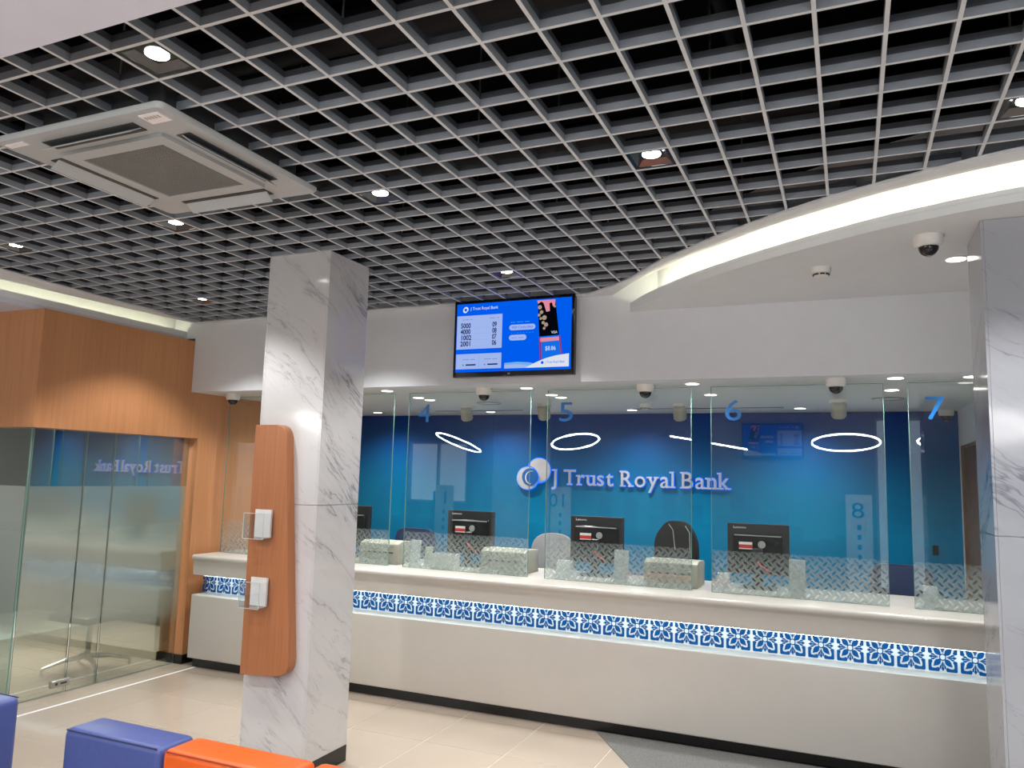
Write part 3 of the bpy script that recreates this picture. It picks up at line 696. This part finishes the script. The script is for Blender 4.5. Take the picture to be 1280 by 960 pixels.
# ------------------------------------------------------------------ wall screens
def E(name, c, s=1.0): return emis(name, srgb(*c), s)
TVM = {'bg': E('screen_blue', (0, 100, 255)), 'pale': E('screen_pale', (172, 196, 255)), 'ink': E('screen_ink', (20, 35, 90)), 'white': E('screen_white', (235, 242, 255)), 'cyan': E('screen_cyan', (90, 190, 255)),
       'card': E('screen_card', (6, 8, 16)), 'pink': E('screen_pink', (240, 150, 170)), 'floral': E('screen_floral', (180, 160, 140)), 'wave': E('screen_wave', (120, 190, 250)), 'phone': E('screen_phone', (20, 120, 250)), 'rd': E('screen_red', (190, 40, 60))}
def tv(loc, rz, lab):
    t = thing('wall_screen', lab, 'screen', loc, rz); W, Hh = 1.025, .622
    b = MB(); b.box(0, W, 0, .055, 0, Hh); b.bevel(.004, 1); b.build('housing', M['gloss_black'], t)
    MB().box(.3, .7, .0555, .078, .2, .42).build('wall_bracket', M['steel'], t)
    sx, sz, sw, sh = .022, .040, W - .044, Hh - .066
    s = MB().box(sx, sx + sw, -.0012, -.0002, sz, sz + sh).build('display', TVM['bg'], t)
    def r(u0, u1, v0, v1, mt, lay=1, nm='graphic', slant=0):
        y = -.0012 - .0005 * lay
        pts = [(sx + sw * u0, sz + sh * (1 - v1)), (sx + sw * u1, sz + sh * (1 - v1)), (sx + sw * (u1 - slant), sz + sh * (1 - v0)), (sx + sw * (u0 - slant), sz + sh * (1 - v0))]
        MB().poly([(p[0], y, p[1]) for p in pts]).build(nm, TVM[mt], s)
    def pg(uv, mt, lay=1):
        MB().poly([(sx + sw * u, -.0012 - .0005 * lay, sz + sh * (1 - v)) for u, v in uv]).build('graphic', TVM[mt], s)
    def tx(txt, u, v, size, mt, lay=3, wdt=None):
        front(text_bm(txt, size, 0.0002, wdt, 'LEFT', .0014 if size > .05 else 0.0), sx + sw * u, -.0012 - .0005 * lay, sz + sh * (1 - v)).build('lettering', TVM[mt], s)
    def circ(u, v, ru, mt, lay=2, seg=20):
        pg([(u + ru * math.cos(2 * PI * k / seg), v + ru * sw / sh * math.sin(2 * PI * k / seg)) for k in range(seg)], mt, lay)
    r(.005, .412, .175, .665, 'pale'); r(.005, .412, .735, .955, 'pale')
    circ(.083, .08, .022, 'white', 1); circ(.076, .095, .021, 'white', 2); circ(.080, .088, .013, 'bg', 3)
    tx('J Trust Royal Bank', .125, .095, .034, 'white', 3, .245)
    tx('-- --- --', .055, .245, .030, 'ink', 3, .085); tx('---- --', .30, .24, .030, 'ink', 3, .08)
    for k, (a, c) in enumerate((('5000', '09'), ('4000', '08'), ('1002', '07'), ('2001', '06'))):
        v = .355 + .088 * k; tx(a, .04, v, .056, 'ink', 3, .088); tx(c, .325, v, .056, 'ink', 3, .038); r(.16, .30, v - .002, v + .001, 'wave', 2)
    tx('. . - - . - - - . - - - . . - -', .05, .705, .020, 'cyan', 2, .22)
    r(.212, .216, .76, .93, 'wave', 2)
    for u in (.065, .26): tx('---- ---', u, .83, .03, 'ink', 3, .11); r(u + .03, u + .12, .885, .905, 'ink', 2); pg([(u, .905), (u + .012, .905), (u + .006, .88)], 'ink', 2)
    tx('--- ---- ---', .485, .325, .040, 'cyan', 3, .16)
    def pill(u0, u1, v0, v1):
        rr_u = (v1 - v0) / 2 * sh / sw; vm = (v0 + v1) / 2
        pg([(u0 + rr_u + rr_u * math.cos(a), vm + (v1 - v0) / 2 * math.sin(a)) for a in [PI / 2 + k * PI / 8 for k in range(9)]] + [(u1 - rr_u + rr_u * math.cos(a), vm + (v1 - v0) / 2 * math.sin(a)) for a in [-PI / 2 + k * PI / 8 for k in range(9)]], 'pale', 2)
    pill(.475, .70, .345, .425); tx('VISA Contactless', .495, .40, .030, 'bg', 3, .18)
    tx('- - - - - - - -', .49, .475, .026, 'cyan', 3, .19)
    pill(.475, .625, .49, .57); tx('--- ---', .495, .55, .040, 'bg', 3, .10)
    C0 = [(.715, .02), (.865, .035), (.90, .52), (.735, .535)]
    pg(C0, 'card', 2)
    pg([(.71, .02), (.865, .02), (.862, .10), (.845, .12), (.835, .06), (.815, .07), (.82, .18), (.79, .19), (.765, .06), (.745, .04), (.72, .07)], 'pink', 3)
    for u, v, ru in ((.735, .12, .018), (.75, .19, .016), (.73, .23, .013), (.775, .27, .020), (.765, .34, .014), (.79, .37, .018), (.775, .42, .012), (.745, .28, .012), (.86, .12, .010)):
        circ(u, v, ru, 'floral', 4, 7)
    tx('VISA', .835, .50, .030, 'white', 5, .05)
    pg([(.735, .54), (.905, .53), (.93, .87), (.745, .88)], 'phone', 2); pg([(.735, .54), (.75, .54), (.757, .88), (.745, .88)], 'rd', 3); pg([(.898, .53), (.908, .53), (.932, .87), (.922, .87)], 'rd', 3)
    pg([(.74, .555), (.90, .545), (.902, .60), (.742, .61)], 'pink', 3); pg([(.752, .62), (.89, .61), (.905, .80), (.758, .82)], 'phone', 4)
    tx('$8.86', .785, .73, .046, 'white', 5, .085)
    pg([(.44, .885), (.55, .875), (.66, .89), (.70, .91), (.66, .965), (.44, .965)], 'wave', 4); pg([(.44, .965), (.44, .915), (.55, .91), (.66, .935), (.66, .965)], 'pale', 5)
    pg([(.62, .965), (.70, .90), (.79, .84), (.88, .805), (.985, .785), (.985, .965)], 'white', 6)
    circ(.765, .90, .012, 'bg', 7, 12); tx('J Trust Royal Bank', .79, .91, .026, 'bg', 7, .16)
    tx('LG', .47, 1.045, .016, 'pale', 3)
    return t
tv((-2.91, 5.475, 2.60), 0, 'wall screen with blue queue display on the white bulkhead over the tellers')
tv((-.71 + 0.0, YR + .085, 2.24), PI, 'wall screen with blue queue display on the opposite wall')

# ------------------------------------------------------------------ ceiling lights over the tellers
dls = [((-3.73, 5.80), 'slim round downlight at the ceiling edge just right of the marble column'), ((-3.75, 6.38), 'slim round downlight above the blue four, nearer the glass'), ((-3.75, 6.60), 'slim round downlight above the blue four, farther from the glass'), ((-3.73, 7.97), 'slim round downlight by the blue wall right of the blue four'),
       ((-2.41, 5.83), 'slim round downlight at the ceiling edge under the right corner of the wall screen'), ((-2.39, 6.36), 'slim round downlight above the blue five, nearer the glass'), ((-2.38, 6.58), 'slim round downlight above the blue five, farther from the glass'), ((-2.07, 7.91), 'slim round downlight by the blue wall above the sign'),
       ((-1.06, 5.80), 'slim round downlight at the ceiling edge left of the blue six'), ((-1.05, 6.58), 'slim round downlight above the blue six'), ((-.42, 7.92), 'slim round downlight by the blue wall right of the blue six'),
       ((.30, 5.75), 'slim round downlight at the ceiling edge left of the blue seven'), ((.31, 6.47), 'slim round downlight behind the glass beside the round ceiling hatch'), ((.75, 5.77), 'slim round downlight at the ceiling edge beside the right column'), ((-5.03, 5.80), 'slim round downlight at the ceiling edge hidden left of the column'), ((-5.05, 6.58), 'slim round downlight behind the leftmost screen'), ((-5.2, 7.9), 'slim round downlight by the blue wall at far left')]
first = None
for (x, y), lab in dls:
    if first is None:
        first = thing('round_downlight', lab, 'downlight', (x, y, ZT), group='round downlights over the tellers')
        MB().lathe([(.062, -.0005), (.062, -.004), (.05, -.006), (.05, -.0005)], seg=24).build('ring', M['white_plastic'], first, True)
        MB().lathe([(.049, -.0062), (.049, -.0075)], seg=24).build('lens', M['lamp_flat'], first)
    else: dup(first, (x, y, ZT), None, lab)
    pw = SPOT_TELLER * (.5 if y < 5.9 else .95 if y > 7.5 else .8)
    spot((x, y, ZT - .02), pw, math.radians(150), 1.0)
dup(first, (.563, 4.735, ZS), None, 'round downlight on the curved white soffit beside the right column'); spot((.563, 4.735, ZS - .02), SPOT_TELLER * .5, math.radians(120), .7)

# ------------------------------------------------------------------ cameras, detectors, housings on the ceilings
DM = [((-5.50, 5.815, ZT), 'white dome camera at far left by the wood wall'), ((-2.79, 5.82, ZT), 'white dome camera at the ceiling edge below the wall screen'), ((-1.42, 5.82, ZT), 'white dome camera at the ceiling edge above the letters of Royal'), ((-.07, 5.74, ZT), 'white dome camera at the ceiling edge right of the blue six'), ((.389, 4.259, ZS), 'white dome camera on the curved soffit at upper right'), ((.85, 8.28, ZT), 'white dome camera in the far corner behind number 7')]
first = None
for loc, lab in DM:
    if first is None:
        first = thing('dome_camera', lab, 'camera', loc, group='white dome security cameras')
        MB().lathe([(.066, 0), (.066, -.042), (.058, -.055), (.047, -.058), (.047, -.05)], seg=28).build('base', M['white_plastic'], first, True)
        MB().lathe([(.046, -.052)] + [(.046 * math.cos(a), -.058 - .046 * math.sin(a)) for a in [k * PI / 16 for k in range(0, 8)]] + [(.004, -.104)], seg=24).build('dome', M['gloss_black'], first, True)
        MB().lathe([(.014, -.1035), (.010, -.107)], seg=12).build('lens', M['grey_plastic'], first)
    else: dup(first, loc, None, lab)
first = None
for loc, lab in (((-2.77, 7.19, ZT), 'grey white bullet camera hanging left of number 5'), ((-1.46, 7.37, ZT), 'grey white bullet camera hanging behind screen 5 near its right edge'), ((-.07, 7.20, ZT), 'grey white bullet camera hanging behind screen 6'), ((-3.66, 7.25, ZT), 'grey white bullet camera hanging behind number 4')):
    if first is None:
        first = thing('bullet_camera', lab, 'camera', loc, group='bullet cameras over the desks')
        MB().lathe([(.075, 0), (.075, -.03), (.06, -.04), (.02, -.042)], seg=24).build('base', M['white_plastic'], first, True)
        b = MB().lathe([(.045, -.06), (.062, -.04), (.062, .07), (.05, .085)], seg=20)
        bmesh.ops.transform(b.bm, matrix=Matrix.Translation((0, -.02, -.10)) @ Matrix.Rotation(.35, 4, 'X'), verts=b.bm.verts[:]); b.build('barrel', M['beige_plastic'], first, True)
    else: dup(first, loc, None, lab)
first = None
for loc, lab in (((-.123, 4.717, ZS), 'white smoke detector on the curved soffit'), ((-1.79, 7.33, ZT), 'white smoke detector behind screen 5')):
    if first is None:
        first = thing('smoke_detector', lab, 'detector', loc, group='white smoke detectors')
        MB().lathe([(.056, 0), (.056, -.02), (.052, -.034), (.046, -.036)], seg=28).build('base', M['white_plastic'], first, True)
        b = MB()
        for k in range(8):
            a = k * PI / 4 + .2; b.tube([(.043 * math.cos(a - .28), .043 * math.sin(a - .28), -.043), (.0435 * math.cos(a), .0435 * math.sin(a), -.043), (.043 * math.cos(a + .28), .043 * math.sin(a + .28), -.043)], .0045, 6)
        b.build('vent', M['black_plastic'], first)
        MB().lathe([(.040, -.0365), (.040, -.049), (.03, -.054)], seg=28).build('cap', M['white_plastic'], first, True)
    else: dup(first, loc, None, lab)
first = None
for loc, lab in (((-3.30, 7.0, ZT), 'flat round ceiling hatch behind screen 4'), ((.31, 7.13, ZT), 'flat round ceiling hatch behind screen 6 at its right edge')):
    if first is None:
        first = thing('ceiling_speaker', lab, 'speaker', loc, group='flat round ceiling speakers')
        MB().lathe([(.125, -.0005), (.125, -.006), (.115, -.010), (.108, -.010), (.108, -.0005)], seg=32).build('rim', M['grey_plastic'], first, True)
        MB().lathe([(.107, -.0005), (.107, -.005)], seg=32).build('plate', M['plaster_in'], first)
    else: dup(first, loc, None, lab)
for x0, x1, lab in ((-4.35, -3.25, 'long slot diffuser in the ceiling behind screen 4'), (-2.05, -.55, 'long slot diffuser in the ceiling behind screens 5 and 6')):
    t_ = thing('slot_diffuser', lab, 'vent', (x0, 7.80, ZT), group='slot diffusers over the desks')
    MB().box(0, x1 - x0, -.05, .05, -.004, -.0005).build('frame', M['plaster_in'], t_); MB().box(.01, x1 - x0 - .01, -.03, .03, -.006, -.0042).build('slot', M['black_plastic'], t_)
tag(MB().box(.705, .755, 8.405, 8.419, 1.19, 1.28).bevel(.003, 1).build('wall_switch', M['black_plastic']), 'small black card reader on the blue wall behind screen 7', 'switch')

# ------------------------------------------------------------------ monitors and desk things behind the glass
DZ = 1.0205
def monitor(x0, x1, zt, lab, first):
    loc = ((x0 + x1) / 2, 6.38, DZ)
    if first: return dup(first, loc, None, lab)
    t = thing('monitor', lab, 'monitor', loc, group='black monitors on the teller counter'); wd, h = .46, .385; zb_ = .485 - h
    MB().box(-wd / 2, wd / 2, -.012, .03, zb_, .485).bevel(.006, 2).build('screen_housing', M['black_plastic'], t)
    MB().prism([(-wd / 2 + .04, zb_ + .05), (wd / 2 - .04, zb_ + .05), (wd / 2 - .04, .405), (-wd / 2 + .04, .405)], 'y', -.030, -.0125).bevel(.006, 1).build('back_cover', M['gloss_black'], t)
    b = MB().box(-.175, .175, -.033, -.0305, .392, .400); b.build('vent_slot', M['grey_plastic'], t)
    front(text_bm('Lenovo', .026, .001, .095), -.185, -.0132, .447).build('lettering', M['sticker'], t)
    lb = MB().box(-.14, -.04, -.0315, -.0305, .29, .345).build('sticker', M['sticker'], t); lb['label'] = 'red and white sticker'
    MB().box(-.14, -.04, -.0322, -.0316, .297, .325).build('sticker_band', M['red'], lb)
    MB().box(-.035, .035, -.055, -.031, .012, .30).bevel(.006, 1).build('stand_neck', M['black_plastic'], t)
    MB().prism([(.028 * math.cos(2 * PI * k / 20) + .03, .33 + .028 * math.sin(2 * PI * k / 20)) for k in range(20)], 'y', -.036, -.0305).build('badge', M['grey_plastic'], t)
    MB().box(-.13, .13, -.14, .09, 0, .012).bevel(.004, 1).build('stand_foot', M['black_plastic'], t)
    MB().tube([(.0, -.058, .20), (.03, -.062, .17), (.06, -.064, .15), (.09, -.06, .13)], .007, 6).build('cable_tie', M['red'], t, True)
    MB().tube([(.02, -.045, .22), (.07, -.05, .15), (.11, -.05, .05), (.14, -.04, .010)], .005, 6).build('cable', M['black_plastic'], t, True)
    return t
m0 = monitor(-3.40, -2.905, 0, 'black monitor seen from behind, under the blue four', None)
monitor(-2.19, -1.74, 0, 'black monitor seen from behind, below the round emblem', m0); monitor(-.895, -.43, 0, 'black monitor seen from behind, below the word Bank', m0); monitor(-4.69, -4.23, 0, 'black monitor half hidden by the marble column', m0)
def printer(x0, lab, first, y=6.18):
    loc = (x0 + .21, y, DZ)
    if first: return dup(first, loc, None, lab)
    t = thing('slip_printer', lab, 'printer', loc, group='beige slip printers on the counter')
    MB().prism([(-.15, .0), (.16, .0), (.16, .185), (-.09, .20), (-.15, .175)], 'x', -.205, .205).bevel(.008, 2).build('body', M['beige_plastic'], t, True)
    MB().box(-.15, .15, -.156, -.1505, .095, .104).build('paper_slot', M['black_plastic'], t)
    MB().box(-.15, -.09, -.155, -.1505, .15, .162).build('panel', M['grey_plastic'], t); MB().box(.09, .15, -.155, -.1505, .15, .162).build('panel', M['grey_plastic'], t)
    MB().box(-.19, .19, -.154, -.1505, .004, .022).build('base_shadow_gap', M['grey_plastic'], t)
    MB().tube([(-.26, -.16, .006), (-.22, -.19, .03), (-.15, -.19, .045), (-.08, -.185, .03), (-.03, -.175, .006)], .004, 6).build('cable', M['white_plastic'], t, True)
    return t
p0 = printer(-2.885, 'beige slip printer at screen 4', None); printer(-1.48, 'beige slip printer at screen 5 in front of the black jacket chair', p0); printer(-4.10, 'beige slip printer beside the marble column', p0)
def stand(name, x, w_, h, lab, mt, lean=.03, y=6.03):
    t = thing(name, lab, 'stand', (x, y, DZ), group='card stands behind the teller glass')
    MB().prism([(-.004, .001), (0, .001), (lean, h), (lean - .004, h)], 'x', -w_ / 2, w_ / 2).build('card', mt, t)
    MB().box(-w_ / 2, w_ / 2, -.01, .07, 0, .003).build('foot', M['acrylic'], t)
    MB().prism([(-.010, .0032), (-.007, .0032), (lean - .008, h - .005), (lean - .011, h - .005)], 'x', -w_ / 2, w_ / 2).build('cover', M['acrylic'], t)
    return t
stand('card_stand', -3.52, .10, .225, 'tall pale card stand at the left end of screen 4', M['acrylic_white']); stand('card_stand', -3.415, .075, .17, 'cream card beside the tall stand at screen 4', M['cream_card'], .02, 6.09)
stand('card_stand', -2.14, .13, .14, 'low cream card stand at the left of screen 5', M['acrylic_white'], .06); stand('card_stand', -1.66, .115, .25, 'tall pale card stand between a monitor and the printer under Royal', M['acrylic_white'], .03)
stand('card_stand', -.36, .11, .26, 'tall pale card stand right of the monitor below the word Bank', M['acrylic_white'], .03); stand('card_stand', .485, .09, .14, 'small cream card stand behind screen 7', M['acrylic_white'], .05)
stand('card_stand', -.88, .09, .13, 'small leaning card at the left end of screen 6', M['acrylic_white'], .06)
t_ = thing('tray_box', 'white tray box between card stands and monitor at screen 4', 'box', (-3.22, 6.04, DZ)); b = MB()
b.box(-.11, .11, -.06, -.055, 0, .125); b.box(-.11, .11, .055, .06, 0, .125); b.box(-.11, -.105, -.055, .055, 0, .125); b.box(.105, .11, -.055, .055, 0, .125); b.box(-.105, .105, -.055, .055, 0, .004); b.build('tray', M['white_plastic'], t_)
MB().box(-.10, .10, -.05, .05, .0045, .085).build('paper_stack', M['acrylic_white'], t_)
t_ = thing('blue_carton', 'blue carton behind the monitor foot at screen 4', 'box', (-2.80, 6.52, DZ)); MB().box(-.075, .075, -.04, .04, 0, .10).bevel(.003, 1).build('carton', M['skyblue'], t_)
tag(MB().tube([(.45, 6.0, DZ + .006), (.55, 6.02, DZ + .012), (.63, 5.99, DZ + .006), (.74, 6.03, DZ + .012), (.86, 6.0, DZ + .006)], .005, 6).build('cable', M['white_plastic'], None, True), 'loose white cable on the counter behind screen 7', 'cable')
# staff chairs
def staff_chair(loc, rz, lab, mt, w_=.46, top=1.19, rnd=.10):
    t = thing('office_chair', lab, 'chair', loc, rz, group='staff chairs behind the counter')
    BP = rounded([(-w_ / 2, .62), (w_ / 2, .62), (w_ / 2 * .9, top), (-w_ / 2 * .9, top)], [.06, .06, rnd, rnd])
    MB().prism(BP, 'y', -.03, .03).bevel(.012, 2).build('backrest', mt, t, True)
    MB().box(-.24, .24, -.52, -.04, .44, .52).bevel(.025, 2).build('seat', M['black_plastic'] if mt != M['navy'] else mt, t, True)
    MB().tube([(0, -.28, .44), (0, -.28, .10)], .03, 10).build('column', M['chrome'], t, True)
    for k in range(5):
        a = k * 2 * PI / 5 + .3; MB().tube([(0, -.28, .11), (.28 * math.cos(a), -.28 + .28 * math.sin(a), .06)], .02, 8).build('leg', M['black_plastic'], t)
        MB().lathe([(.022, 0), (.028, .02), (.022, .045)], (.28 * math.cos(a), -.28 + .28 * math.sin(a), .001), 10).build('caster', M['black_plastic'], t)
    for s in (-1, 1): MB().tube([(s * .2, -.1, .50), (s * .27, -.12, .52), (s * .27, -.14, .68), (s * .27, -.36, .69)], .014, 8).build('armrest', M['black_plastic'], t, True)
    MB().box(-.04, .04, .031, .055, .46, .80).build('back_strut', M['black_plastic'], t)
    return t
staff_chair((.37, 7.2, 0), .0, 'navy office chair in the gap between screens 6 and 7', M['navy'], .5, 1.19); staff_chair((-4.20, 7.2, 0), 0.0, 'navy office chair left of screen 4 beside the beige printer', M['navy'], .5, 1.255)
staff_chair((-2.66, 7.2, 0), .25, 'grey mesh office chair between screens 4 and 5', M['mesh_grey'], .46, 1.285, .18)
jk = staff_chair((-1.46, 7.2, 0), .0, 'office chair wearing a black jacket behind screen 5', M['black_plastic'], .40, 1.40, .16)
b = MB(); P_ = rounded([(-.215, .80), (.215, .80), (.19, 1.30), (.10, 1.455), (-.08, 1.462), (-.19, 1.32)], [0, 0, .08, .06, .06, .08])
b.prism(P_, 'y', -.055, .05); b.bevel(.018, 2); b.build('jacket', plain('black_jacket', (.012, .011, .011), .75, var=.3, scale=30), jk, True)
for pts in ([(-.06, -.06, 1.43), (-.02, -.07, 1.38), (.0, -.07, 1.20)], [(.09, -.06, 1.42), (.13, -.07, 1.36), (.135, -.07, 1.18)]):
    MB().tube(pts, .004, 6).build('piping', M['grey_plastic'], jk, True)

# ------------------------------------------------------------------ meeting room glazing
GX = XW - .09
RG = [(4.095, 4.555, 'glass meeting room pane next to its front corner'), (4.565, 4.835, 'narrow glass meeting room pane with the low metal lock at its foot'), (4.845, 5.665, 'wide glass meeting room pane beside the wood post')]
for y0, y1, lab in RG:
    g = thing('glass_partition', lab, 'glass partition', (GX, y0, .004), group='meeting room glass panes'); W = y1 - y0
    MB().box(-.005, .005, .003, W - .003, .006, 2.104).build('pane', M['glass_room'], g)
    b = MB(); b.box(-.005, .005, 0.002, .003, 0.006, 2.104); b.box(-.005, .005, W - .003, W - .002, .006, 2.104); b.box(-.005, .005, 0.0, W, 0, .006); b.build('polished_edge', M['edge_dark'], g)
    MB().box(.0060, .0068, .004, W - .004, .35, 1.647).build('frosted_film', M['film_room'], g)
g = thing('glass_partition', 'glass meeting room front pane at the left edge of the photo', 'glass partition', (-9.4, 4.085, .004), group='meeting room glass panes')
MB().box(0, 9.4 + GX - .008, -.005, .005, .006, 2.104).build('pane', M['glass_side'], g)
b = MB(); b.box(9.4 + GX - .008, 9.4 + GX - .002, -.0055, .0055, 0, 2.104); b.build('polished_edge', M['glass_edge'], g)
MB().box(.004, 9.4 + GX - .01, -.0068, -.0060, .35, 1.647).build('frosted_film', M['film_room'], g)
lk = thing('door_lock', 'small metal patch lock at the foot of the meeting room glass', 'lock', (GX, 4.43, .055)); MB().box(-.012, .022, 0, .155, 0, .055).bevel(.003, 1).build('lock_case', M['steel'], lk)
b = MB(); b.box(.0225, .024, .03, .05, .018, .036); b.box(.0225, .024, .075, .13, .02, .034); b.build('key_plate', M['black_plastic'], lk)
t5 = MB().box(-5.60, -5.575, 2.0, 5.66, .0003, .0025).build('trim_5', M['sticker']); struct(t5, 'thin pale strip on the floor along the meeting room glass', 'trim')
# chair inside
ch = thing('swivel_chair', 'swivel chair with chrome four star base behind the frosted glass', 'chair', (-6.33, 5.12, 0))
MB().tube([(0, 0, .09), (0, 0, .44)], .024, 12).build('column', M['aluminium'], ch, True)
for k, a in enumerate((-1.95, -.45, 1.15, 2.65)):
    e = Vector((.36 * math.cos(a), .36 * math.sin(a), 0)); MB().tube([(0, 0, .125), e * .5 + Vector((0, 0, .105)), e + Vector((0, 0, .055))], .02, 8, rr=[.024, .02, .013]).build('leg', M['aluminium'], ch, True)
    MB().lathe([(.014, 0), (.014, .05)], (e.x, e.y, .001), 10).build('foot', M['aluminium'], ch, True)
MB().box(-.25, .25, -.25, .25, .44, .51).bevel(.03, 2).build('seat', M['black_plastic'], ch, True); MB().box(-.30, -.25, -.23, .23, .55, .95).bevel(.02, 2).build('backrest', M['black_plastic'], ch, True)
MB().tube([(-.2, 0, .45), (-.29, 0, .48), (-.31, 0, .6)], .018, 8).build('back_bracket', M['aluminium'], ch, True)
lr = bpy.data.lights.new('meeting_lamp', 'AREA'); lr.energy = 200; lr.size = 1.0; lr.color = WARM; lo = bpy.data.objects.new('meeting_lamp', lr); C.objects.link(lo); lo.location = (-7.3, 5.5, 2.48)

# ------------------------------------------------------------------ waiting benches
def bench(x0, x1, y0, lab, mt, seam, top=.72, rz=0.0):
    t = thing('bench_module', lab, 'bench', (x0, y0, 0), rz, group='waiting benches'); W = abs(x1 - x0); g_ = .003
    MB().box(g_, W - g_, 0, .195, .10, top).bevel(.03, 3).build('backrest', mt, t, True)
    MB().box(g_, W - g_, .196, .70, .12, .42).bevel(.022, 3).build('seat', mt, t, True)
    b = MB(); b.tube([(g_ + .02, .0045, top - .0065), (W - g_ - .02, .0045, top - .0065)], .0032, 6); b.build('seam', seam, t)
    b = MB()
    for lx in (.05, W - .05):
        for ly in (.06, .62): b.lathe([(.02, 0), (.02, .101)], (lx, ly, .001), 10)
    b.build('feet', M['chrome'], t)
    return t
bench(-3.085, -2.525, 2.405, 'blue bench module left of the orange one in the front row', M['bench_blue'], M['seam_blue'])
bench(-2.522, -1.905, 2.405, 'orange bench module joined to the blue one', M['bench_orange'], M['seam_orange'])
bench(-1.90, -1.29, 2.420, 'second orange bench module at the bottom edge of the photo', M['bench_orange'], M['seam_orange'], .715)
bench(-3.655, -4.30, 2.62, 'blue bench module cut by the left edge of the photo', M['bench_blue'], M['seam_blue'], .72, PI)

# ------------------------------------------------------------------ things of the opposite side, seen only as reflections in the glass
RK = 13.06
for k, (vx, vz, dia, tilt, pitch) in enumerate(((-6.77, 2.43, 1.12, .27, .26), (-4.44, 2.46, 1.05, -.23, .20), (-2.13, 2.46, 1.55, .17, -.021), (-.04, 2.47, 1.22, -.02, .22), (1.33, 2.47, .95, .1, .2))):
    t_ = thing('ring_pendant', ('white ring pendant lamp hung over the hall, number %s from the meeting room' % ('first', 'second', 'third', 'fourth', 'fifth')[k]).replace('number ', ''), 'pendant lamp', (vx, 2 * GY - RK, vz), group='ring pendant lamps')
    n_ = 64; pts = [(dia * .4 * math.cos(2 * PI * i / n_), dia * .4 * math.sin(2 * PI * i / n_), 0) for i in range(n_)]
    b = MB().tube(pts, .011, 8, closed=True); RM = Matrix.Rotation(tilt, 4, 'Y') @ Matrix.Rotation(pitch, 4, 'X'); bmesh.ops.transform(b.bm, matrix=RM, verts=b.bm.verts[:]); b.build('ring', M['ring'], t_, True)
    b = MB()
    for i in (8, 30, 50):
        p = RM @ Vector(pts[i]); b.tube([p, (0, 0, 3.10 - vz)], .0015, 5)
    b.build('wire', M['steel'], t_)
for vx, vz, dgt in ((-7.57, 1.36, '11'), (-5.06, 1.40, '10'), (.13, 1.42, '8')):
    t_ = thing('number_totem', 'white totem with blue number %s on the opposite side of the hall' % {'11': 'eleven', '10': 'ten', '8': 'eight'}[dgt], 'sign', (vx, -2.2, 0), PI, group='number totems opposite')
    MB().box(-.20, .20, 0, .04, .0, vz + .25).build('board', M['white_plastic'], t_)
    front(text_bm(dgt, .36, .004, .30 if len(dgt) > 1 else .19), -.15 if len(dgt) > 1 else -.095, -.003, vz - .13).build('number', M['digit'], t_)
    b = MB()
    for k in range(5): b.box(-.03, .03, -.003, -.0005, vz - .32 - .16 * k, vz - .24 - .16 * k)
    b.build('lettering', M['digit'], t_)
